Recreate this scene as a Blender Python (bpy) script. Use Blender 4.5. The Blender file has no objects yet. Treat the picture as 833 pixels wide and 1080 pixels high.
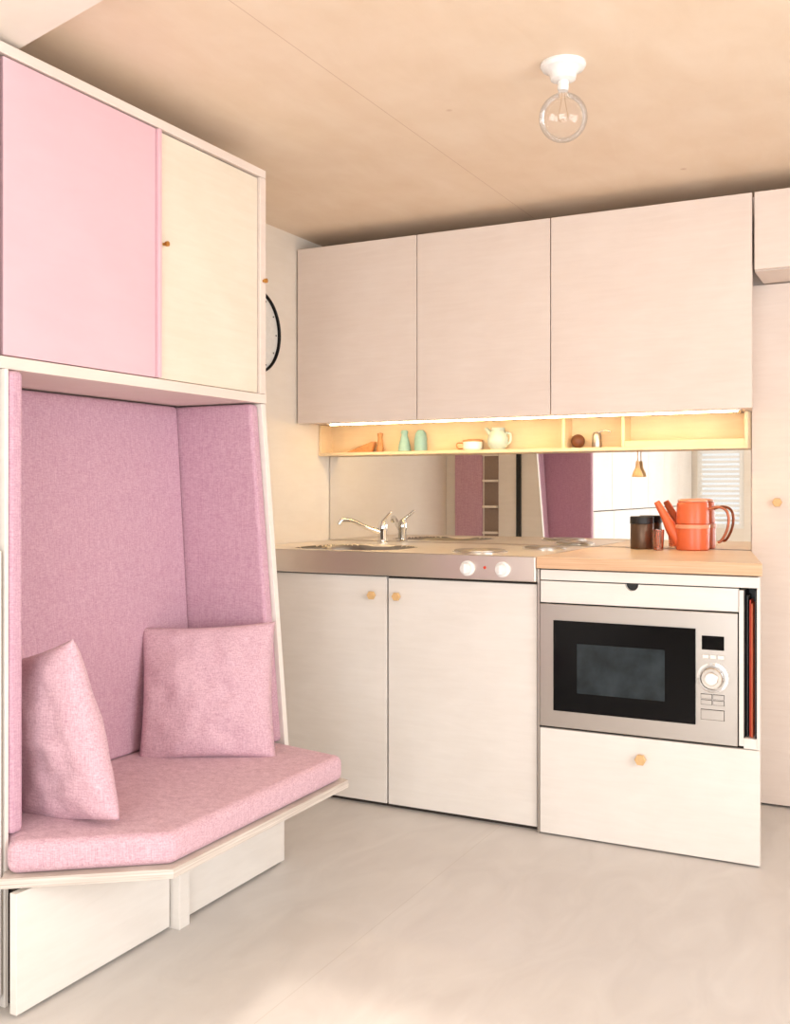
import bpy, bmesh, math, random
from mathutils import Vector, Matrix, noise
random.seed(3)
S=bpy.context.scene
COL=S.collection
S.view_settings.view_transform='Standard'
S.view_settings.look='None'
S.view_settings.exposure=0.0

def lin(c):
    return tuple((x/255/12.92 if x/255<=0.04045 else ((x/255+0.055)/1.055)**2.4) for x in c)+(1,)

# ---------------- materials ----------------
def base_mat(name):
    m=bpy.data.materials.new(name); m.use_nodes=True
    nt=m.node_tree; b=nt.nodes['Principled BSDF']
    return m,nt,b
def simple(name,c,rough=.5,metal=0,emit=None,es=0,bump=0,bscale=80,var=0.04,spec=None):
    m,nt,b=base_mat(name)
    tc=nt.nodes.new('ShaderNodeTexCoord'); n=nt.nodes.new('ShaderNodeTexNoise')
    n.inputs['Scale'].default_value=bscale; n.inputs['Detail'].default_value=3
    nt.links.new(tc.outputs['Object'],n.inputs['Vector'])
    r=nt.nodes.new('ShaderNodeValToRGB'); c0=lin(c)
    r.color_ramp.elements[0].position=.3; r.color_ramp.elements[1].position=.7
    r.color_ramp.elements[0].color=tuple(x*(1-var) for x in c0[:3])+(1,)
    r.color_ramp.elements[1].color=tuple(min(1,x*(1+var)) for x in c0[:3])+(1,)
    nt.links.new(n.outputs['Fac'],r.inputs['Fac']); nt.links.new(r.outputs['Color'],b.inputs['Base Color'])
    b.inputs['Roughness'].default_value=rough; b.inputs['Metallic'].default_value=metal
    if spec is not None: b.inputs['Specular IOR Level'].default_value=spec
    if emit:
        b.inputs['Emission Color'].default_value=lin(emit); b.inputs['Emission Strength'].default_value=es
    return m
def wood(name,c1,c2,scale=(3,3,30),rough=.45,mott=.5,speck=False,seam=None):
    """birch plywood: soft cloudy figure + stretched grain"""
    m,nt,b=base_mat(name)
    L=nt.links.new
    tc=nt.nodes.new('ShaderNodeTexCoord'); mp=nt.nodes.new('ShaderNodeMapping')
    mp.inputs['Scale'].default_value=scale
    L(tc.outputs['Object'],mp.inputs['Vector'])
    n=nt.nodes.new('ShaderNodeTexNoise'); n.inputs['Scale'].default_value=2.0; n.inputs['Detail'].default_value=8; n.inputs['Roughness'].default_value=.6; n.inputs['Distortion'].default_value=.6
    L(mp.outputs['Vector'],n.inputs['Vector'])
    n2=nt.nodes.new('ShaderNodeTexNoise'); n2.inputs['Scale'].default_value=5; n2.inputs['Detail'].default_value=4
    L(tc.outputs['Object'],n2.inputs['Vector'])
    mx=nt.nodes.new('ShaderNodeMix'); mx.data_type='FLOAT'; mx.inputs[0].default_value=mott
    L(n.outputs['Fac'],mx.inputs[2]); L(n2.outputs['Fac'],mx.inputs[3])
    r=nt.nodes.new('ShaderNodeValToRGB'); r.color_ramp.elements[0].position=.33; r.color_ramp.elements[1].position=.67
    r.color_ramp.elements[0].color=lin(c1); r.color_ramp.elements[1].color=lin(c2)
    L(mx.outputs[0],r.inputs['Fac']); out=r.outputs['Color']
    if speck:
        v=nt.nodes.new('ShaderNodeTexVoronoi'); v.inputs['Scale'].default_value=3.4
        L(tc.outputs['Object'],v.inputs['Vector'])
        rr=nt.nodes.new('ShaderNodeValToRGB'); rr.color_ramp.elements[0].position=.02; rr.color_ramp.elements[1].position=.045
        rr.color_ramp.elements[0].color=(.6,.42,.3,1); rr.color_ramp.elements[1].color=(1,1,1,1)
        L(v.outputs['Distance'],rr.inputs['Fac'])
        mm=nt.nodes.new('ShaderNodeMix'); mm.data_type='RGBA'; mm.blend_type='MULTIPLY'; mm.inputs[0].default_value=.5
        L(out,mm.inputs[6]); L(rr.outputs['Color'],mm.inputs[7]); out=mm.outputs[2]
    if seam is not None:
        sx=nt.nodes.new('ShaderNodeSeparateXYZ'); L(tc.outputs['Object'],sx.inputs[0])
        a=nt.nodes.new('ShaderNodeMath'); a.operation='ADD'; a.inputs[1].default_value=-seam+12.2; L(sx.outputs[0],a.inputs[0])
        mo=nt.nodes.new('ShaderNodeMath'); mo.operation='MODULO'; mo.inputs[1].default_value=1.22; L(a.outputs[0],mo.inputs[0])
        lt=nt.nodes.new('ShaderNodeMath'); lt.operation='LESS_THAN'; lt.inputs[1].default_value=.003; L(mo.outputs[0],lt.inputs[0])
        sc=nt.nodes.new('ShaderNodeMath'); sc.operation='MULTIPLY'; sc.inputs[1].default_value=.4; L(lt.outputs[0],sc.inputs[0])
        mm=nt.nodes.new('ShaderNodeMix'); mm.data_type='RGBA'; mm.inputs[7].default_value=lin((176,134,100))
        L(sc.outputs[0],mm.inputs[0]); L(out,mm.inputs[6]); out=mm.outputs[2]
    L(out,b.inputs['Base Color'])
    b.inputs['Roughness'].default_value=rough
    return m
def fabric(name,c1,c2,sc=420,strength=.25):
    m,nt,b=base_mat(name); L=nt.links.new
    tc=nt.nodes.new('ShaderNodeTexCoord')
    outs=[]
    for s,k in (((.12,.15,1),1),((1,1,.04),1),((.5,.5,.5),1)):
        mp=nt.nodes.new('ShaderNodeMapping'); mp.inputs['Scale'].default_value=s
        L(tc.outputs['Object'],mp.inputs['Vector'])
        n=nt.nodes.new('ShaderNodeTexNoise'); n.inputs['Scale'].default_value=sc*k; n.inputs['Detail'].default_value=2
        L(mp.outputs['Vector'],n.inputs['Vector']); outs.append(n.outputs['Fac'])
    a=nt.nodes.new('ShaderNodeMath'); a.operation='ADD'; L(outs[0],a.inputs[0]); L(outs[1],a.inputs[1])
    a2=nt.nodes.new('ShaderNodeMath'); a2.operation='ADD'; L(a.outputs[0],a2.inputs[0]); L(outs[2],a2.inputs[1])
    h=nt.nodes.new('ShaderNodeMath'); h.operation='MULTIPLY'; h.inputs[1].default_value=.3333; L(a2.outputs[0],h.inputs[0])
    r=nt.nodes.new('ShaderNodeValToRGB'); r.color_ramp.elements[0].position=.36; r.color_ramp.elements[1].position=.64
    r.color_ramp.elements[0].color=lin(c1); r.color_ramp.elements[1].color=lin(c2)
    L(h.outputs[0],r.inputs['Fac']); L(r.outputs['Color'],b.inputs['Base Color'])
    bp=nt.nodes.new('ShaderNodeBump'); bp.inputs['Strength'].default_value=strength; bp.inputs['Distance'].default_value=.002
    L(h.outputs[0],bp.inputs['Height']); L(bp.outputs['Normal'],b.inputs['Normal'])
    b.inputs['Roughness'].default_value=.95
    b.inputs['Sheen Weight'].default_value=.15
    return m
def floor_mat():
    m,nt,b=base_mat('whitewashed_floor'); L=nt.links.new
    tc=nt.nodes.new('ShaderNodeTexCoord')
    mp=nt.nodes.new('ShaderNodeMapping'); mp.inputs['Scale'].default_value=(2.2,1,1); L(tc.outputs['Object'],mp.inputs['Vector'])
    n=nt.nodes.new('ShaderNodeTexNoise'); n.inputs['Scale'].default_value=3.4; n.inputs['Detail'].default_value=8; n.inputs['Distortion'].default_value=1.2
    L(mp.outputs['Vector'],n.inputs['Vector'])
    r=nt.nodes.new('ShaderNodeValToRGB'); r.color_ramp.elements[0].position=.3; r.color_ramp.elements[1].position=.7
    r.color_ramp.elements[0].color=lin((211,204,198)); r.color_ramp.elements[1].color=lin((222,216,210))
    L(n.outputs['Fac'],r.inputs['Fac'])
    sx=nt.nodes.new('ShaderNodeSeparateXYZ'); L(tc.outputs['Object'],sx.inputs[0])
    a=nt.nodes.new('ShaderNodeMath'); a.operation='ADD'; a.inputs[1].default_value=.845+12.2; L(sx.outputs[0],a.inputs[0])
    mo=nt.nodes.new('ShaderNodeMath'); mo.operation='MODULO'; mo.inputs[1].default_value=1.22; L(a.outputs[0],mo.inputs[0])
    lt=nt.nodes.new('ShaderNodeMath'); lt.operation='LESS_THAN'; lt.inputs[1].default_value=.0035; L(mo.outputs[0],lt.inputs[0])
    sc=nt.nodes.new('ShaderNodeMath'); sc.operation='MULTIPLY'; sc.inputs[1].default_value=.3; L(lt.outputs[0],sc.inputs[0])
    mm=nt.nodes.new('ShaderNodeMix'); mm.data_type='RGBA'; mm.inputs[7].default_value=lin((188,176,164))
    L(sc.outputs[0],mm.inputs[0]); L(r.outputs['Color'],mm.inputs[6]); L(mm.outputs[2],b.inputs['Base Color'])
    b.inputs['Roughness'].default_value=.36
    return m
def steel(name,c=(200,196,190),rough=.28,s=(2,400,400)):
    m,nt,b=base_mat(name); L=nt.links.new
    tc=nt.nodes.new('ShaderNodeTexCoord'); mp=nt.nodes.new('ShaderNodeMapping'); mp.inputs['Scale'].default_value=s
    L(tc.outputs['Object'],mp.inputs['Vector'])
    n=nt.nodes.new('ShaderNodeTexNoise'); n.inputs['Scale'].default_value=1; n.inputs['Detail'].default_value=2; L(mp.outputs['Vector'],n.inputs['Vector'])
    r=nt.nodes.new('ShaderNodeMapRange'); r.inputs['To Min'].default_value=rough-.07; r.inputs['To Max'].default_value=rough+.1
    L(n.outputs['Fac'],r.inputs['Value']); L(r.outputs[0],b.inputs['Roughness'])
    b.inputs['Base Color'].default_value=lin(c); b.inputs['Metallic'].default_value=1
    return m
def thin_glass(name,tint=(1,1,1,1),refl=.12):
    m=bpy.data.materials.new(name); m.use_nodes=True; nt=m.node_tree; nt.nodes.clear(); L=nt.links.new
    o=nt.nodes.new('ShaderNodeOutputMaterial'); mx=nt.nodes.new('ShaderNodeMixShader')
    t=nt.nodes.new('ShaderNodeBsdfTransparent'); t.inputs[0].default_value=tint
    g=nt.nodes.new('ShaderNodeBsdfGlossy'); g.inputs['Roughness'].default_value=.02
    lw=nt.nodes.new('ShaderNodeLayerWeight'); lw.inputs[0].default_value=.2
    ma=nt.nodes.new('ShaderNodeMath'); ma.operation='MULTIPLY_ADD'; ma.inputs[1].default_value=.6; ma.inputs[2].default_value=refl*.4
    L(lw.outputs['Fresnel'],ma.inputs[0]); L(ma.outputs[0],mx.inputs[0]); L(t.outputs[0],mx.inputs[1]); L(g.outputs[0],mx.inputs[2]); L(mx.outputs[0],o.inputs[0])
    return m

M_birch_up=wood('birch_pink_tint',(229,212,200),(237,222,211),(3,3,26),.5)
M_birch_base=wood('birch_whitewashed',(232,224,215),(240,233,225),(3,3,22),.5)
M_birch_warm=wood('birch_warm',(232,204,162),(240,218,182),(3,3,24),.45)
M_ceil=wood('birch_ceiling',(233,209,182),(243,223,200),(4,1.4,1.4),.5,.5,True,seam=-1.333+.405)
M_cream=wood('birch_cream',(230,217,197),(238,227,209),(3,3,24),.5)
M_wall=wood('birch_wall',(237,226,212),(243,234,222),(3,3,18),.55)
M_edge=wood('plywood_edge',(186,172,160),(230,220,210),(2,2,160),.6,.1)
M_butcher=wood('counter_wood',(236,206,172),(244,220,192),(3,20,20),.35)
M_butcher_edge=wood('counter_edge',(208,162,124),(232,194,156),(2,20,120),.5,.2)
M_pinkpaint=wood('pink_painted_panel',(228,186,194),(232,192,200),(2,2,8),.5)
M_fab=fabric('pink_wool',(188,141,160),(216,178,192))
M_fab2=fabric('pink_wool_pale',(192,148,161),(228,193,202),460,.4)
M_floor=floor_mat()
M_steel=steel('brushed_steel',(226,219,211),.34)
M_steeltop=steel('satin_steel_top_lit',(242,235,226),.42)  # paler than the apron, bright LED reflections put into the colour
M_basin=steel('basin_steel_shaded',(150,146,142),.3)  # steel darkened so the bowl's dim reflections are in the colour
M_steel_dk=steel('steel_fascia',(184,178,172),.34)
M_chrome=simple('chrome',(225,225,225),.08,1,var=.01)
M_mirror=simple('mirror_glass',(232,230,226),.01,1,var=.002)
M_black=simple('black_gloss',(7,7,9),.12,spec=.15)
M_blackm=simple('black_matte',(22,21,22),.5)
M_gap=simple('painted_gap_shade',(60,50,44),.8)  # dark colour on carcasses and backings, paints the shade seen in door seams
M_white=simple('white_porcelain',(240,238,234),.25)
M_whitepl=simple('white_plastic',(244,242,238),.35)
M_brass=simple('brass',(205,150,80),.3,.9)
M_knob=simple('wood_knob',(226,184,128),.45,var=.08)
M_orange=simple('orange_enamel',(232,112,68),.32,var=.02)
M_orange_l=simple('orange_pale',(240,164,128),.35)
M_copper=simple('copper_handle',(176,104,74),.3,.6)
M_tin=simple('bronze_tin',(100,78,62),.35,.6)
M_teal=simple('teal_ceramic',(146,184,176),.45)
M_teal2=simple('pale_teal',(192,208,198),.4)
M_brownw=simple('dark_wood',(110,62,36),.45,var=.2)
M_oak=simple('oak_tool',(200,140,84),.5,var=.15)
M_led=simple('led_emitter',(255,235,195),.5,0,(255,220,160),26)
M_glass=thin_glass('clear_glass')
M_glass_pink=thin_glass('pink_glass',(.95,.68,.58,1),.3)
M_fil=simple('filament',(190,150,100),.3,.5)
M_red=simple('red_board',(222,70,44),.4)
M_clock=simple('clock_face',(238,236,230),.5)
M_screen=simple('oven_window',(40,48,52),.15,var=.5,bscale=14,spec=.25)
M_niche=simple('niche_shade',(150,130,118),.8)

# ---------------- geometry helpers ----------------
def finish(name,me,mat,parent=None,smooth=False,bevel=0,seg=2,recenter=True):
    o=bpy.data.objects.new(name,me); COL.objects.link(o)
    if mat:
        for mm in (mat if isinstance(mat,(list,tuple)) else [mat]): me.materials.append(mm)
    if recenter and len(me.vertices):
        cs=[v.co.copy() for v in me.vertices]
        c=Vector([(min(v[i] for v in cs)+max(v[i] for v in cs))/2 for i in range(3)])
        me.transform(Matrix.Translation(-c)); o.location=c
    if smooth:
        for p in me.polygons: p.use_smooth=True
    if bevel:
        md=o.modifiers.new('bevel','BEVEL'); md.width=bevel; md.segments=seg; md.limit_method='ANGLE'; md.angle_limit=math.radians(35)
        if seg>2:
            for p in me.polygons: p.use_smooth=True
            w=o.modifiers.new('wn','WEIGHTED_NORMAL'); w.keep_sharp=True
    if parent:
        o.parent=parent; o.matrix_parent_inverse=Matrix.Translation(-parent.location)
    return o
def root(name,loc=(0,0,0)):
    e=bpy.data.objects.new(name,None); e.location=loc; e.empty_display_size=.1; COL.objects.link(e); return e
def box(name,x0,x1,y0,y1,z0,z1,mat,parent=None,bevel=0,seg=2):
    me=bpy.data.meshes.new(name); bm=bmesh.new()
    bmesh.ops.create_cube(bm,size=1)
    for v in bm.verts: v.co=Vector(((x0+x1)/2+v.co.x*(x1-x0),(y0+y1)/2+v.co.y*(y1-y0),(z0+z1)/2+v.co.z*(z1-z0)))
    bm.to_mesh(me); bm.free()
    return finish(name,me,mat,parent,False,bevel,seg)
def extr(name,pts,vec,mat,parent=None,bevel=0,seg=2):
    me=bpy.data.meshes.new(name); bm=bmesh.new()
    a=[bm.verts.new(p) for p in pts]; b=[bm.verts.new(Vector(p)+Vector(vec)) for p in pts]
    bm.faces.new(a); bm.faces.new(b[::-1])
    n=len(pts)
    for i in range(n): bm.faces.new((a[i],b[i],b[(i+1)%n],a[(i+1)%n]))
    bmesh.ops.recalc_face_normals(bm,faces=bm.faces[:]); bm.to_mesh(me); bm.free()
    return finish(name,me,mat,parent,False,bevel,seg)
def lathe(name,prof,loc,mat,parent=None,n=48,rot=None,smooth=True,ang=30):
    me=bpy.data.meshes.new(name); bm=bmesh.new(); rings=[]
    for r,z in prof:
        if r<1e-6: rings.append([bm.verts.new((0,0,z))])
        else: rings.append([bm.verts.new((r*math.cos(2*math.pi*i/n),r*math.sin(2*math.pi*i/n),z)) for i in range(n)])
    for A,B in zip(rings,rings[1:]):
        for i in range(n):
            j=(i+1)%n
            if len(A)==1 and len(B)==1: continue
            if len(A)==1: bm.faces.new((A[0],B[i],B[j]))
            elif len(B)==1: bm.faces.new((A[i],B[0],A[j]))
            else: bm.faces.new((A[i],B[i],B[j],A[j]))
    bmesh.ops.recalc_face_normals(bm,faces=bm.faces[:]); 
    R=(rot.to_4x4() if rot else Matrix.Identity(4))
    bm.transform(Matrix.Translation(loc)@R)
    for e in bm.edges:
        if len(e.link_faces)==2 and e.calc_face_angle(0)>math.radians(ang): e.smooth=False
    bm.to_mesh(me); bm.free()
    return finish(name,me,mat,parent,smooth)
def tube(name,pts,rad,mat,parent=None,n=16,radii=None,close=True):
    """tapered tube along a smoothed polyline"""
    P=[Vector(p) for p in pts]; 
    def cr(p0,p1,p2,p3,t): return .5*((2*p1)+(-p0+p2)*t+(2*p0-5*p1+4*p2-p3)*t*t+(-p0+3*p1-3*p2+p3)*t**3)
    Q=[];Rr=[]
    rs=radii or [rad]*len(P)
    for i in range(len(P)-1):
        p0=P[max(i-1,0)];p1=P[i];p2=P[i+1];p3=P[min(i+2,len(P)-1)]
        for k in range(8):
            t=k/8; Q.append(cr(p0,p1,p2,p3,t)); Rr.append(rs[i]*(1-t)+rs[i+1]*t)
    Q.append(P[-1]); Rr.append(rs[-1])
    me=bpy.data.meshes.new(name); bm=bmesh.new(); rings=[]; up=None
    for i,q in enumerate(Q):
        d=(Q[min(i+1,len(Q)-1)]-Q[max(i-1,0)]).normalized()
        if up is None: up=d.orthogonal().normalized()
        up=(up-d*up.dot(d)).normalized(); s=d.cross(up)
        rings.append([bm.verts.new(q+(up*math.cos(2*math.pi*k/n)+s*math.sin(2*math.pi*k/n))*Rr[i]) for k in range(n)])
    for A,B in zip(rings,rings[1:]):
        for i in range(n): bm.faces.new((A[i],A[(i+1)%n],B[(i+1)%n],B[i]))
    if close: bm.faces.new(rings[0][::-1]); bm.faces.new(rings[-1])
    bmesh.ops.recalc_face_normals(bm,faces=bm.faces[:]); bm.to_mesh(me); bm.free()
    return finish(name,me,mat,parent,True)
RX=Matrix.Rotation(math.radians(90),3,'X')
RY=Matrix.Rotation(math.radians(90),3,'Y')
def hexknob(name,loc,rot,mat,parent,r=.017,l=.024):
    return lathe(name,[(0,0),(.006,0),(.006,l*.4),(r*.9,l*.42),(r,l*.5),(r,l*.92),(r*.9,l),(0,l)],loc,mat,parent,n=6,rot=rot,smooth=False)

# ---------------- room shell ----------------
XL,XR,YB,YK,ZC=-2.31,1.5,-1.6,3.9,2.2
box('floor',XL-.1,XR+.1,YB-.1,YK+.1,-.08,0,M_floor)
box('ceiling',XL-.1,XR+.1,YB-.1,YK+.1,ZC,ZC+.08,M_ceil)
box('wall_left',XL-.08,XL,YB-.1,YK+.1,0,ZC,M_wall)
box('wall_kitchen',XL,XR,YK,YK+.08,0,ZC,M_birch_up)
w=root('wall_right',(XR,1,0))
box('panel_low',XR,XR+.08,YB,YK,0,.5,M_wall,w); box('panel_top',XR,XR+.08,YB,YK,2.0,ZC,M_wall,w)
box('panel_a',XR,XR+.08,YB,.1,.5,2.0,M_wall,w); box('panel_b',XR,XR+.08,2.5,YK,.5,2.0,M_wall,w)
w=root('wall_rear',(0,YB,0))
box('panel_left',XL,-1.74,YB-.08,YB,0,ZC,M_wall,w)
box('panel_below_window',-1.74,-1.34,YB-.08,YB,0,.8,M_wall,w)
box('panel_above_window',-1.74,-1.34,YB-.08,YB,2.0,ZC,M_wall,w)
box('panel_mid',-1.34,-1.0,YB-.08,YB,0,ZC,M_wall,w)
box('panel_head',-1.0,1.2,YB-.08,YB,2.04,ZC,M_wall,w)
box('panel_right',1.2,XR,YB-.08,YB,0,ZC,M_wall,w)
def frame(name,axis,a0,a1,z0,z1,p,mat,mull=0,glass=True,t=.04):
    r=root(name,((a0+a1)/2,p,z0) if axis=='x' else (p,(a0+a1)/2,z0))
    def bx(n,A0,A1,Z0,Z1,mt,d0=-.03,d1=.01):
        if axis=='x': box(n,A0,A1,p+d0,p+d1,Z0,Z1,mt,r)
        else: box(n,p-d1,p-d0,A0,A1,Z0,Z1,mt,r)
    bx('jamb_1',a0,a0+t,z0,z1,mat); bx('jamb_2',a1-t,a1,z0,z1,mat)
    bx('head',a0+t,a1-t,z1-t,z1,mat); bx('sill',a0+t,a1-t,z0,z0+t,mat)
    for i in range(mull):
        c=a0+(a1-a0)*(i+1)/(mull+1); bx('mullion_%d'%(i+1),c-t/2,c+t/2,z0+t,z1-t,mat)
    if glass: bx('glass',a0+t,a1-t,z0+t,z1-t,M_glass,-.014,-.010)
    return r
wb=frame('window_1','x',-1.74,-1.34,.8,2.0,YB-.02,M_whitepl)
for i in range(26):
    z=.86+i*.043
    extr('slat_%d'%i,[(-1.71,YB+.03,z),(-1.37,YB+.03,z),(-1.37,YB+.055,z+.022),(-1.71,YB+.055,z+.022)],(0,0,.002),M_whitepl,wb)
frame('door_1','x',-1.0,1.2,0,2.04,YB-.02,M_whitepl,1,t=.05)
frame('added_window','y',.1,2.5,.5,2.0,XR+.02,M_whitepl,1)  # unseen opening, added to bring large light in from the right
extr('trim_1',[(XL,1.80,2.13),(-1.90,1.695,2.13),(-1.44,1.573,2.13),(-.6,1.349,2.13),(-.6,YB,2.13),(XL,YB,2.13)],(0,0,.069),M_wall)

# ---------------- bench nook ----------------
B=root('upholstered_bench_nook',(-1.9,2.1,0))
Y0,Y1=1.60,2.63
XW=-1.772
extr('side_panel_right',[(XL+.001,Y1-.022,0),(-1.72,Y1-.022,0),(-1.72,Y1-.022,.27),(-1.700,Y1-.022,.305),(-1.79,Y1-.022,1.398),(XL+.001,Y1-.022,1.398)],(0,.022,0),M_birch_base,B,.001)
box('side_panel_left',XL+.001,XW,Y0,Y0+.010,0,1.398,M_birch_base,B,.001)
extr('side_cushion_right',[(-2.14,Y1-.066,.373),(-1.712,Y1-.066,.373),(-1.80,Y1-.066,1.396),(-2.14,Y1-.066,1.396)],(0,.042,0),M_fab,B,.012,4)
box('side_cushion_left',-2.14,XW+.004,Y0+.012,Y0+.050,.373,1.396,M_fab,B,.012,4)
extr('back_cushion',[(-2.008,1.655,.373),(-2.075,1.655,1.396),(-2.13,1.655,1.396),(-2.07,1.655,.373)],(0,.907,0),M_fab,B,.012,4)
extr('back_board',[(-2.075,1.66,.28),(-2.135,1.66,1.396),(-2.15,1.66,1.396),(-2.09,1.66,.28)],(0,.902,0),M_birch_base,B)
extr('seat_board',[(-2.10,1.616,.277),(-1.767,1.597,.277),(-1.745,1.562,.277),(-1.453,1.778,.277),(-1.453,2.557,.277),(-1.69,2.600,.277),(-2.10,2.605,.277)],(0,0,.022),M_edge,B,.001)
extr('seat_cushion',[(-2.04,1.618,.3),(-1.768,1.614,.3),(-1.745,1.576,.3),(-1.462,1.790,.3),(-1.462,2.545,.3),(-1.695,2.590,.3),(-2.04,2.600,.3)],(0,0,.072),M_fab2,B,.022,5)
box('base_carcass',-2.1,-1.73,1.62,2.6,.0,.276,M_gap,B)
box('drawer_front_1',-1.73,-1.71,1.575,2.078,.008,.268,M_birch_base,B,.0015)
box('drawer_front_2',-1.73,-1.71,2.134,2.606,.008,.268,M_birch_base,B,.0015)
box('centre_rib',-1.73,-1.685,2.086,2.128,.0,.276,M_birch_base,B,.0015)
box('end_pink_panel',-2.25,-2.09,Y1,Y1+.012,.3,1.40,M_fab,B)
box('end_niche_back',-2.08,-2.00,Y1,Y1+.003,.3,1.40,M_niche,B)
for i,z in enumerate((.9,1.04,1.18,1.32)): box('end_shelf_%d'%i,-2.08,-2.00,Y1,Y1+.035,z,z+.012,M_wall,B)
box('end_black_trim',-1.895,-1.87,Y1,Y1+.012,.3,1.40,M_blackm,B)

C=root('overhead_storage_cabinet',(-2.0,2.1,1.4))
XF=-1.79
box('bottom_board',XL+.001,XF+.004,Y0,Y1,1.40,1.428,M_birch_up,C,.0015)
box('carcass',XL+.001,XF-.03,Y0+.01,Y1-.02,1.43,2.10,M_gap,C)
box('top_rail',XL+.001,XF+.002,Y0,Y1,2.095,2.12,M_birch_up,C,.0015)
box('side_board',XL+.001,XF+.002,Y1-.03,Y1,1.429,2.094,M_birch_up,C,.0015)
box('door_pink',XF-.022,XF,Y0+.012,2.118,1.431,2.090,M_pinkpaint,C,.0015)
box('door_lip',XF-.02,XF+.010,2.120,2.132,1.431,2.090,M_pinkpaint,C,.0015)
box('door_cream',XF-.022,XF-.006,2.134,Y1-.034,1.431,2.090,M_cream,C,.0015)
for i,(y,z) in enumerate(((2.15,1.79),(2.615,1.777))):
    lathe('pull_%d'%i,[(0,0),(.004,0),(.004,.008),(.007,.009),(.007,.016),(0,.018)],(XF,y,z),M_brass,C,16,RY)

W=root('wardrobe',(-2.05,0,0))
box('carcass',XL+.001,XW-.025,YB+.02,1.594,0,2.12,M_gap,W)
ys=[YB+.02,-1.0,-.45,.1,.62,1.12,1.594]
for i in range(len(ys)-1):
    box('door_low_%d'%i,XW-.023,XW,ys[i]+.003,ys[i+1]-.003,.03,1.0,M_birch_base,W,.0015)
    box('door_high_%d'%i,XW-.023,XW-.012,ys[i]+.003,ys[i+1]-.003,1.006,2.11,M_birch_base,W,.0015)
    lathe('pull_%d'%i,[(0,0),(.004,0),(.004,.008),(.007,.009),(.007,.016),(0,.018)],(XW-.012,ys[i+1]-.03,1.79),M_brass,W,16,RY)

# ---------------- pillows ----------------
def pillow(name,c,w,h,t,normal,up_tilt,roll,seed,mat):
    N=56; me=bpy.data.meshes.new(name); bm=bmesh.new()
    g={}
    for side in (1,-1):
        for i in range(N+1):
            for j in range(N+1):
                u=-1+2*i/N; v=-1+2*j/N
                edge=(i in (0,N) or j in (0,N))
                if side==-1 and edge: g[(side,i,j)]=g[(1,i,j)]; continue
                x=u*w/2*(1-.06*(1-v*v)); y=v*h/2*(1-.06*(1-u*u))
                th=t/2*max(0,(1-u**2)*(1-v**2))**.38
                wr=noise.noise(Vector((u*1.7+seed,v*1.7,side*3)))*.018+noise.noise(Vector((u*4+seed,v*4,side*5)))*.009
                z=side*(th+wr*(th/(t/2)))
                y-= .012*(1-v*v)*abs(u)
                z+=.012*math.sin(u*2+seed)*(abs(v)**2)
                g[(side,i,j)]=bm.verts.new((x,y,z))
    for side in (1,-1):
        for i in range(N):
            for j in range(N):
                q=[g[(side,i,j)],g[(side,i+1,j)],g[(side,i+1,j+1)],g[(side,i,j+1)]]
                if side<0: q=q[::-1]
                try: bm.faces.new(q)
                except: pass
    bmesh.ops.recalc_face_normals(bm,faces=bm.faces[:]); bm.to_mesh(me); bm.free()
    nrm=Vector((math.cos(normal),math.sin(normal),0))
    zax=(nrm*math.cos(up_tilt)+Vector((0,0,1))*math.sin(up_tilt)).normalized()
    xax=Vector((0,0,1)).cross(zax).normalized(); yax=zax.cross(xax)
    R=Matrix((xax,yax,zax)).transposed()@Matrix.Rotation(roll,3,'Z')
    me.transform(R.to_4x4())
    o=finish(name,me,mat,None,True,recenter=False); o.location=c
    return o
pillow('throw_pillow',(-1.835,2.40,.546),.395,.395,.13,math.radians(-62),math.radians(16),math.radians(2),1,M_fab2)
pillow('throw_pillow.001',(-1.838,1.775,.542),.40,.42,.13,math.radians(86),math.radians(5),math.radians(-15),7,M_fab2)

# ---------------- kitchen wall cabinets ----------------
K=root('kitchen_wall_cabinet',(-1.4,3.75,1.41))
extr('carcass',[(XL+.002,3.645,1.418),(-.493,3.645,1.418),(-.527,YK-.001,1.418),(XL+.002,YK-.001,1.418)],(0,0,.717),M_birch_up,K)
box('gap_shade_backing',XL+.004,-.494,3.640,3.6449,1.425,2.13,M_gap,K)
xs=[-2.305,-1.748,-1.200,-.489]
for i in range(3): box('door_%d'%(i+1),xs[i]+.002,xs[i+1]-.002,3.62,3.638,1.412,2.14,M_birch_up,K,.0015)
box('light_profile',-2.2,-.54,3.690,3.714,1.4115,1.418,M_whitepl,K)
box('light_diffuser',-2.19,-.55,3.694,3.710,1.406,1.4114,M_led,K)
T=root('high_cupboard',(.4,3.75,1.88))
box('carcass',-.485,XR-.002,3.645,YK-.001,1.876,2.14,M_birch_up,T)
box('gap_shade_backing',-.483,XR-.004,3.640,3.6449,1.90,2.13,M_gap,T)
for i,(a,b) in enumerate(((-.485,.15),(.15,.82),(.82,XR-.004))): box('door_%d'%i,a+.002,b-.002,3.62,3.638,1.878,2.14,M_birch_up,T,.0015)
D=root('tall_cupboard',(.1,3.88,0))
box('gap_shade_backing',-.522,XR-.002,3.892,3.8995,.0,1.874,M_gap,D)
for i,(a,b) in enumerate(((-.528,.12),(.12,.80),(.80,XR-.004))):
    box('door_%d'%i,a+.002,b-.002,3.872,3.89,.008,1.872,M_birch_up,D,.0015)
hexknob('knob',(-.437,3.872,1.09),RX,M_knob,D)

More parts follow.
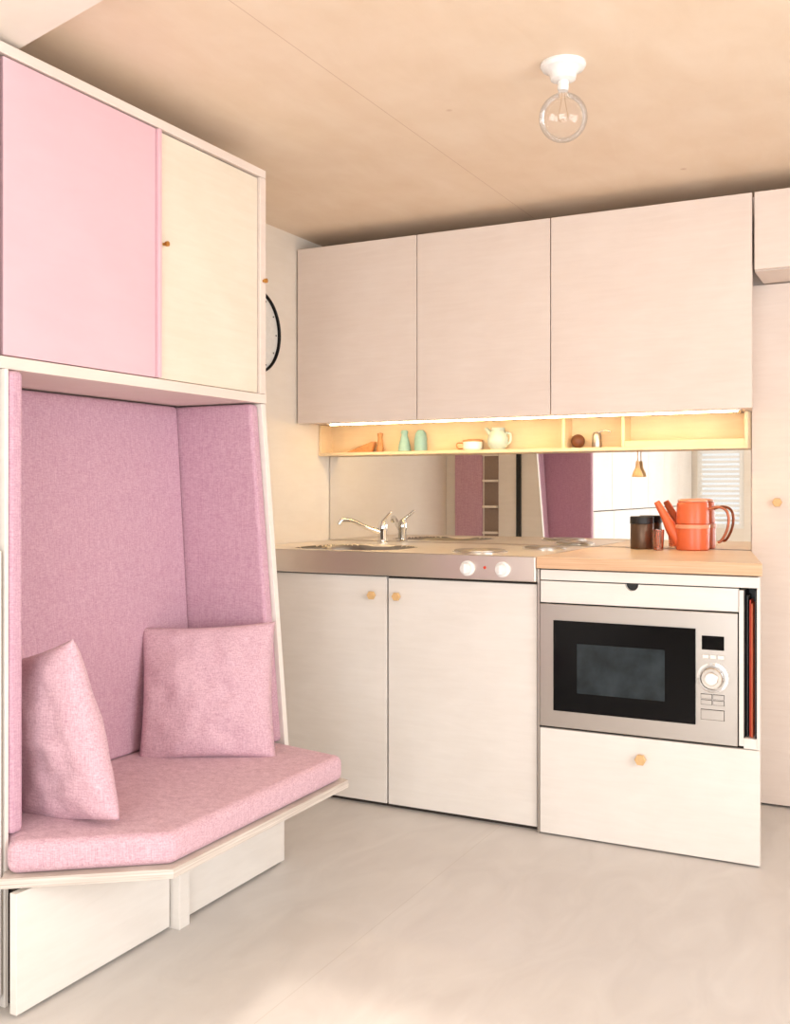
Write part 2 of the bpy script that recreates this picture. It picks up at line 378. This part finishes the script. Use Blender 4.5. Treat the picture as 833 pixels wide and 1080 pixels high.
H=root('open_display_shelf',(-1.4,3.85,1.29))
sy0,sy1=3.80,3.899
box('shelf_board',XL+.002,-.529,sy0,sy1,1.283,1.296,M_birch_warm,H,.001)
box('shelf_back',XL+.002,-.529,sy1-.006,sy1,1.296,1.416,M_birch_warm,H)
for i,x in enumerate((XL+.008,-1.208,-.976,-.535)): box('divider_%d'%i,x-.006,x+.006,sy0,sy1-.006,1.296,1.416,M_birch_warm,H,.001)
box('tray_lip',-.97,-.541,sy0+.004,sy0+.014,1.296,1.318,M_birch_warm,H,.001)
box('splashback_mirror',XL+.004,-.531,YK-.008,YK-.001,.916,1.282,M_mirror)

# ---------------- base units ----------------
K2=root('kitchen_base_cabinet',(-1.7,3.5,0))
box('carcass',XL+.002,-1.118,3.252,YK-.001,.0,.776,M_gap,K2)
box('gap_shade_rail',XL+.002,-1.118,3.252,3.27,.776,.829,M_gap,K2)
box('door_1',XL+.004,-1.680,3.232,3.250,.015,.824,M_birch_base,K2,.0015)
box('door_2',-1.673,-1.118,3.232,3.250,.015,.820,M_birch_base,K2,.0015)
hexknob('knob_1',(-1.734,3.232,.757),RX,M_knob,K2,.016); hexknob('knob_2',(-1.634,3.232,.757),RX,M_knob,K2,.016)

U=root('appliance_drawer_unit',(-.8,3.5,0))
ang=[(-1.1035,3.25),(-.4405,3.25),(-.55,3.888),(-1.1035,3.888)]
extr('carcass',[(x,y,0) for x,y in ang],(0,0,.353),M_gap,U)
box('left_side',-1.112,-1.104,3.22,3.888,0,.872,M_steel_dk,U)
extr('right_side',[(-.4145,3.236,.004),(-.4225,3.236,.004),(-.538,3.888,.004),(-.530,3.888,.004)],(0,0,.868),M_birch_base,U,.0005)
box('slot_side',-.474,-.461,3.222,3.60,.36,.83,M_birch_base,U)
box('drawer_front',-1.102,-.413,3.216,3.234,.006,.351,M_birch_base,U,.0015)
hexknob('knob',(-.767,3.216,.287),RX,M_knob,U,.018)
box('rail_top',-1.102,-.414,3.222,3.235,.838,.871,M_birch_base,U,.001)
pts=[(-1.102,3.224,.764),(-.476,3.224,.764),(-.476,3.224,.834)]
for k in range(13):
    a=math.pi*k/12; pts.append((-.800+.021*math.cos(a),3.224,.834-.021*math.sin(a)))
pts.append((-1.102,3.224,.834))
extr('pullout_front',pts,(0,.018,0),M_birch_base,U)
box('notch_backing',-1.10,-.476,3.2425,3.262,.762,.838,M_blackm,U)
box('slot_back',-.460,-.440,3.31,3.32,.385,.83,M_blackm,U)
box('slot_black',-.4605,-.4575,3.226,3.309,.385,.83,M_blackm,U)
box('slot_edge',-.4225,-.4135,3.222,3.2355,.352,.837,M_birch_base,U)
box('slot_black_2',-.4285,-.4230,3.226,3.236,.385,.83,M_blackm,U)
box('slot_floor',-.4605,-.423,3.222,3.30,.353,.384,M_birch_base,U)
tr=root('cutting_board_set',(-.44,3.24,.385))
box('board_red',-.4470,-.4430,3.245,3.305,.3845,.80,M_red,tr,.001)
box('board_orange',-.4410,-.4370,3.238,3.305,.3845,.79,M_orange,tr,.001)
box('board_dark',-.4550,-.4500,3.240,3.305,.3845,.815,M_blackm,tr,.001)

extr('wooden_worktop',[(-1.112,3.205,.876),(-.405,3.205,.876),(-.531,3.891,.876),(-1.112,3.891,.876)],(0,0,.038),[M_butcher,M_butcher_edge],None,.002)
o=bpy.data.objects['wooden_worktop']
for p in o.data.polygons:
    if abs(p.normal.z)<.5: p.material_index=1

st=root('steel_sink_worktop',(-1.7,3.55,.9))
me=bpy.data.meshes.new('top'); bm=bmesh.new()
x0,x1,y0,y1=XL+.003,-1.114,3.206,3.891; NX,NY=200,120
SX,SY=-1.94,3.48
def zf(x,y):
    z=.914
    bx,by=(x-SX)/.215,(y-SY)/.190
    d=(abs(bx)**3+abs(by)**3)**(1/3)
    s=min(1,max(0,(1.04-d)/.13)); s=s*s*(3-2*s); z-=.13*s
    z+=.003*math.exp(-((d-1.10)/.035)**2)
    ex=min(x-x0,x1-x,y-y0,y1-y); 
    z-=.004*min(1,max(0,(ex-.012)/.012))
    if -1.69<x<-1.5 and 3.33<y<3.65: z-=.002*(1+math.cos((x+1.69)*2*math.pi/.04))*.5
    return z
V=[[bm.verts.new((x0+(x1-x0)*i/NX,y0+(y1-y0)*j/NY,zf(x0+(x1-x0)*i/NX,y0+(y1-y0)*j/NY))) for j in range(NY+1)] for i in range(NX+1)]
for i in range(NX):
    for j in range(NY):
        fc=bm.faces.new((V[i][j],V[i+1][j],V[i+1][j+1],V[i][j+1]))
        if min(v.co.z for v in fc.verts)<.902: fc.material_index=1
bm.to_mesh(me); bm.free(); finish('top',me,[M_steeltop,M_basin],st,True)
box('front_apron',x0,x1,3.2055,3.225,.830,.9135,M_steel,st,.003)
box('side_apron',x1-.01,x1,3.2255,3.89,.83,.9085,M_steel,st)
lathe('drain',[(0,0),(.03,0),(.034,.003),(.02,.004),(0,.002)],(SX,SY,.781),M_chrome,st)
for i,x in enumerate((-1.356,-1.229)):
    lathe('hob_dial_%d'%i,[(0,0),(.026,0),(.026,.006),(.020,.008),(.019,.024),(.016,.028),(0,.028)],(x,3.2055,.868),M_whitepl,st,rot=RX)
    box('hob_dial_grip_%d'%i,x-.003,x+.003,3.170,3.178,.853,.883,M_whitepl,st,.001)
lathe('indicator',[(0,0),(.005,0),(.005,.003),(0,.004)],(-1.293,3.2055,.872),M_red,st,rot=RX)
for i,(x,y,r) in enumerate(((-1.39,3.40,.092),(-1.25,3.70,.075))):
    lathe('hotplate_ring_%d'%i,[(r+.008,0),(r+.008,.004),(r+.001,.006),(r,.0)],(x,y,.9105),M_chrome,st)
    lathe('hotplate_%d'%i,[(0,0),(r,0),(r,.009),(r-.004,.011),(r*.45,.011),(r*.42,.009),(0,.009)],(x,y,.9105),M_steel_dk,st)

f=root('mixer_tap',(-1.99,3.80,.91))
fx,fy=-1.995,3.80
lathe('tap_base',[(0,0),(.024,0),(.024,.006),(.018,.010),(.017,.045),(.020,.055),(.020,.080),(.014,.092),(0,.095)],(fx,fy,.9105),M_chrome,f)
tube('spout',[(fx,fy,.955),(fx-.05,fy-.055,.98),(fx-.085,fy-.10,1.005),(fx-.115,fy-.14,1.010),(fx-.125,fy-.152,.992)],.010,M_chrome,f,radii=[.012,.010,.009,.010,.010])
tube('lever',[(fx,fy,.998),(fx+.015,fy-.01,1.015),(fx+.050,fy-.02,1.045)],.008,M_chrome,f,radii=[.011,.007,.005])

# ---------------- microwave ----------------
m=root('built_in_microwave',(-.79,3.3,.36))
mx0,mx1,mz0,mz1=-1.102,-.477,.358,.760
box('body',mx0+.01,mx1-.01,3.226,3.62,mz0+.005,mz1-.005,M_blackm,m)
box('fascia',mx0,mx1,3.214,3.225,mz0,mz1,M_steel_dk,m,.002)
box('door_glass',-1.054,-.600,3.208,3.2138,.413,.708,M_black,m,.001)
box('oven_window',-.974,-.693,3.2068,3.2078,.476,.636,M_screen,m)
box('display',-.582,-.516,3.211,3.2138,.645,.688,M_black,m,.001)
for i in range(3):
    box('soft_key_%d'%i,-.580+i*.023,-.562+i*.023,3.2105,3.2138,.618,.630,M_steel,m,.001)
lathe('dial_ring',[(.046,0),(.046,.003),(.040,.004),(.040,0)],(-.550,3.214,.560),M_chrome,m,rot=RX)
lathe('dial',[(0,0),(.036,0),(.034,.018),(.030,.022),(0,.022)],(-.550,3.214,.560),M_chrome,m,rot=RX)
lathe('dial_cap',[(0,0),(.020,0),(.018,.004),(0,.004)],(-.550,3.191,.560),M_steel,m,rot=RX)
for r_ in range(2):
    for c_ in range(2):
        box('key_bed_%d_%d'%(r_,c_),-.585+c_*.036,-.551+c_*.036,3.2125,3.2139,.477+r_*.018,.492+r_*.018,M_blackm,m)
        box('key_%d_%d'%(r_,c_),-.584+c_*.036,-.552+c_*.036,3.2105,3.2124,.478+r_*.018,.491+r_*.018,M_steel_dk,m,.0005)
box('open_button_bed',-.585,-.515,3.2125,3.2139,.431,.463,M_blackm,m)
box('open_button',-.584,-.516,3.2095,3.2124,.432,.462,M_steel_dk,m,.001)

# ---------------- counter objects ----------------
ct=.9145
px,py=-.726,3.826
p=root('coffee_pot',(px,py,ct)); k=1.05
lathe('body',[(a*k,b*k) for a,b in [(0,0),(.052,0),(.056,.004),(.057,.082),(.056,.086),(.055,.088),(.052,.089),(.052,.091),(.055,.094),(.053,.160),(.051,.166),(.046,.168),(0,.168)]],(px,py,ct),M_orange,p,64)
lathe('band',[(.0575*k,0),(.0590*k,.002),(.0590*k,.012),(.0575*k,.014)],(px,py,ct+.079),M_orange_l,p,64)
lathe('lid',[(.0,0),(.050*k,0),(.050*k,.006),(.040*k,.010),(.012,.012),(.0,.012)],(px,py,ct+.1765),M_orange_l,p,64)
dx,dy=.98,.10
def pp(a,z): return (px+dx*a*k,py+dy*a*k,ct+z*k)
tube('spout',[pp(-.040,.025),pp(-.070,.07),pp(-.094,.115),pp(-.124,.168)],.012,M_orange,p,radii=[.028,.023,.016,.011])
tube('handle',[pp(.052,.142),pp(.085,.150),pp(.112,.140),pp(.122,.110),pp(.116,.070),pp(.098,.035),pp(.085,.028)],.005,M_copper,p)
tn=root('storage_tin',(-.910,3.82,ct))
lathe('tin_body',[(0,0),(.041,0),(.042,.003),(.042,.092),(.041,.094),(0,.094)],(-.910,3.82,ct),M_tin,tn,64)
lathe('tin_lid',[(0,0),(.0435,0),(.0435,.024),(.041,.027),(0,.028)],(-.910,3.82,ct+.0945),M_blackm,tn,64)
lathe('pink_glass_tumbler',[(0,.003),(.017,.003),(.0205,.075),(.022,.075),(.018,0),(0,0)],(-.836,3.760,ct),M_glass_pink)

# ---------------- shelf objects ----------------
sz=1.2965
r=root('wooden_serving_tools',(-2.1,3.85,sz))
extr('wedge',[(-2.20,3.84,sz),(-2.075,3.84,sz),(-2.055,3.84,sz+.045),(-2.07,3.84,sz+.045)],(0,.03,0),M_oak,r,.003)
lathe('handle',[(0,0),(.014,0),(.016,.01),(.012,.04),(.010,.06),(.013,.08),(0,.084)],(-2.035,3.855,sz),M_oak,r)
shk=[(0,0),(.026,0),(.028,.004),(.024,.03),(.016,.058),(.013,.072),(.016,.082),(.012,.09),(0,.092)]
lathe('salt_shaker',shk,(-1.917,3.85,sz),M_teal)
pm=[(0,0),(.024,0),(.027,.006),(.026,.05),(.022,.075),(.012,.088),(0,.09)]
lathe('pepper_shaker',pm,(-1.841,3.85,sz),M_teal)
r=root('sugar_bowl',(-1.606,3.85,sz))
lathe('bowl',[(0,0),(.036,0),(.040,.006),(.040,.034),(0,.034)],(-1.606,3.85,sz),M_white,r)
lathe('wooden_lid',[(0,0),(.041,0),(.041,.007),(.03,.009),(0,.009)],(-1.606,3.85,sz+.0342),M_oak,r)
tube('loop',[(-1.646,3.85,sz+.03),(-1.675,3.85,sz+.028),(-1.672,3.85,sz+.01),(-1.645,3.85,sz+.008)],.003,M_oak,r)
r=root('ceramic_jug',(-1.495,3.846,sz))
lathe('jug_body',[(0,0),(.026,0),(.038,.015),(.043,.040),(.036,.062),(.026,.076),(.028,.088),(.024,.088),(.02,.076),(0,.07)],(-1.495,3.846,sz),M_teal2,r)
tube('jug_handle',[(-1.462,3.846,sz+.066),(-1.442,3.846,sz+.062),(-1.442,3.846,sz+.035),(-1.454,3.846,sz+.022)],.005,M_teal2,r)
tube('jug_spout',[(-1.525,3.846,sz+.062),(-1.540,3.846,sz+.080),(-1.547,3.846,sz+.088)],.007,M_teal2,r,radii=[.012,.008,.006])
lathe('wooden_ball',[(0.027*math.sin(math.pi*i/16),.027-.027*math.cos(math.pi*i/16)) for i in range(17)],(-1.165,3.85,sz),M_brownw)
r=root('steel_bottle_stopper',(-1.09,3.85,sz))
lathe('stopper_body',[(0,0),(.018,0),(.019,.004),(.017,.05),(.012,.06),(0,.062)],(-1.09,3.85,sz),M_steel_dk,r)
tube('stopper_lever',[(-1.09,3.85,sz+.058),(-1.06,3.85,sz+.066),(-1.035,3.85,sz+.060)],.005,M_chrome,r)
r=root('hanging_brush',(-.937,3.865,1.283))
tube('cord',[(-.937,3.865,1.283),(-.937,3.865,1.262),(-.937,3.865,1.243)],.0018,M_oak,r)
lathe('brush_head',[(0,.0),(.020,.0),(.021,.004),(.016,.02),(.009,.034),(.006,.06),(0,.062)],(-.937,3.865,1.184),M_knob,r)

# ---------------- clock ----------------
cz,cy=1.757,3.305
c=root('wall_clock',(XL,cy,cz))
lathe('clock_face',[(0,0),(.158,0),(.158,.012),(0,.012)],(XL+.001,cy,cz),M_clock,c,72,RY)
lathe('clock_rim',[(.158,0),(.164,0),(.164,.024),(.161,.026),(.158,.022)],(XL+.001,cy,cz),M_blackm,c,72,RY)
box('hour_hand',XL+.014,XL+.017,cy-.005,cy+.005,cz,cz+.09,M_blackm,c); box('minute_hand',XL+.018,XL+.021,cy-.115,cy,cz-.003,cz+.003,M_blackm,c)
for k in range(12):
    a=k*math.pi/6; y=cy+.145*math.sin(a); z=cz+.145*math.cos(a)
    box('tick_%d'%k,XL+.0135,XL+.0145,y-.003,y+.003,z-.003,z+.003,M_blackm,c)

# ---------------- ceiling lamp ----------------
lx,ly=-.784,2.465
l=root('ceiling_bulb_lamp',(lx,ly,2.2))
lathe('porcelain_base',[(0,0),(.056,0),(.057,-.006),(.052,-.014),(.042,-.018),(.034,-.026),(.031,-.040),(.022,-.044),(0,-.044)],(lx,ly,2.1995),M_white,l,64)
lathe('lamp_cap',[(0,0),(.014,0),(.0145,-.006),(.0135,-.010),(.0145,-.014),(.0135,-.02),(.012,-.024),(0,-.024)],(lx,ly,2.155),M_white,l,32)
prof=[(.012,0),(.014,-.012)]
for i in range(3,25):
    a=math.pi*i/24; prof.append((.060*math.sin(a),-.070+.060*math.cos(a)))
lathe('glass_globe',prof,(lx,ly,2.134),M_glass,l,64)
for i,s in enumerate((-1,1)):
    tube('filament_%d'%i,[(lx+s*.003,ly,2.128),(lx+s*.006,ly,2.10),(lx+s*.012,ly,2.065),(lx+s*.004,ly,2.055),(lx,ly,2.062)],.0006,M_fil,l,8)

# ---------------- lights ----------------
def area(name,loc,rot,sx,sy,power,col):
    d=bpy.data.lights.new(name,'AREA'); d.shape='RECTANGLE'; d.size=sx; d.size_y=sy; d.energy=power; d.color=col
    o=bpy.data.objects.new(name,d); o.location=loc; o.rotation_euler=rot; COL.objects.link(o); return o
area('added_fill_rear_door',(.1,YB-.25,1.1),(math.radians(90),0,0),2.1,1.9,88,(.94,.97,1))  # area light added outside the rear door to brighten the room
area('added_fill_side_window',(XR+.25,1.3,1.3),(math.radians(90),0,math.radians(90)),2.3,1.45,68,(.94,.97,1))  # added fill light outside an unseen side opening
sd=bpy.data.lights.new('sun','SUN'); sd.energy=2.6; sd.angle=math.radians(1.0); sd.color=(1,.89,.77)
so=bpy.data.objects.new('sun',sd); COL.objects.link(so)
dirv=Vector((-.10,1,-.545)).normalized(); so.rotation_euler=dirv.to_track_quat('-Z','Y').to_euler(); so.location=(0,-4,4)
wd=bpy.data.worlds.new('sky_world'); S.world=wd; wd.use_nodes=True
bg=wd.node_tree.nodes['Background']; bg.inputs[0].default_value=(.90,.95,1,1); bg.inputs[1].default_value=1.3

cd=bpy.data.cameras.new('camera'); cam=bpy.data.objects.new('camera',cd); COL.objects.link(cam)
cd.sensor_fit='HORIZONTAL'; cd.sensor_width=36; cd.lens=36*1076/833; cd.shift_y=-22/833; cd.clip_start=.02
cam.location=(0,0,1.13); cam.rotation_euler=(math.radians(90),0,math.radians(27))
S.camera=cam
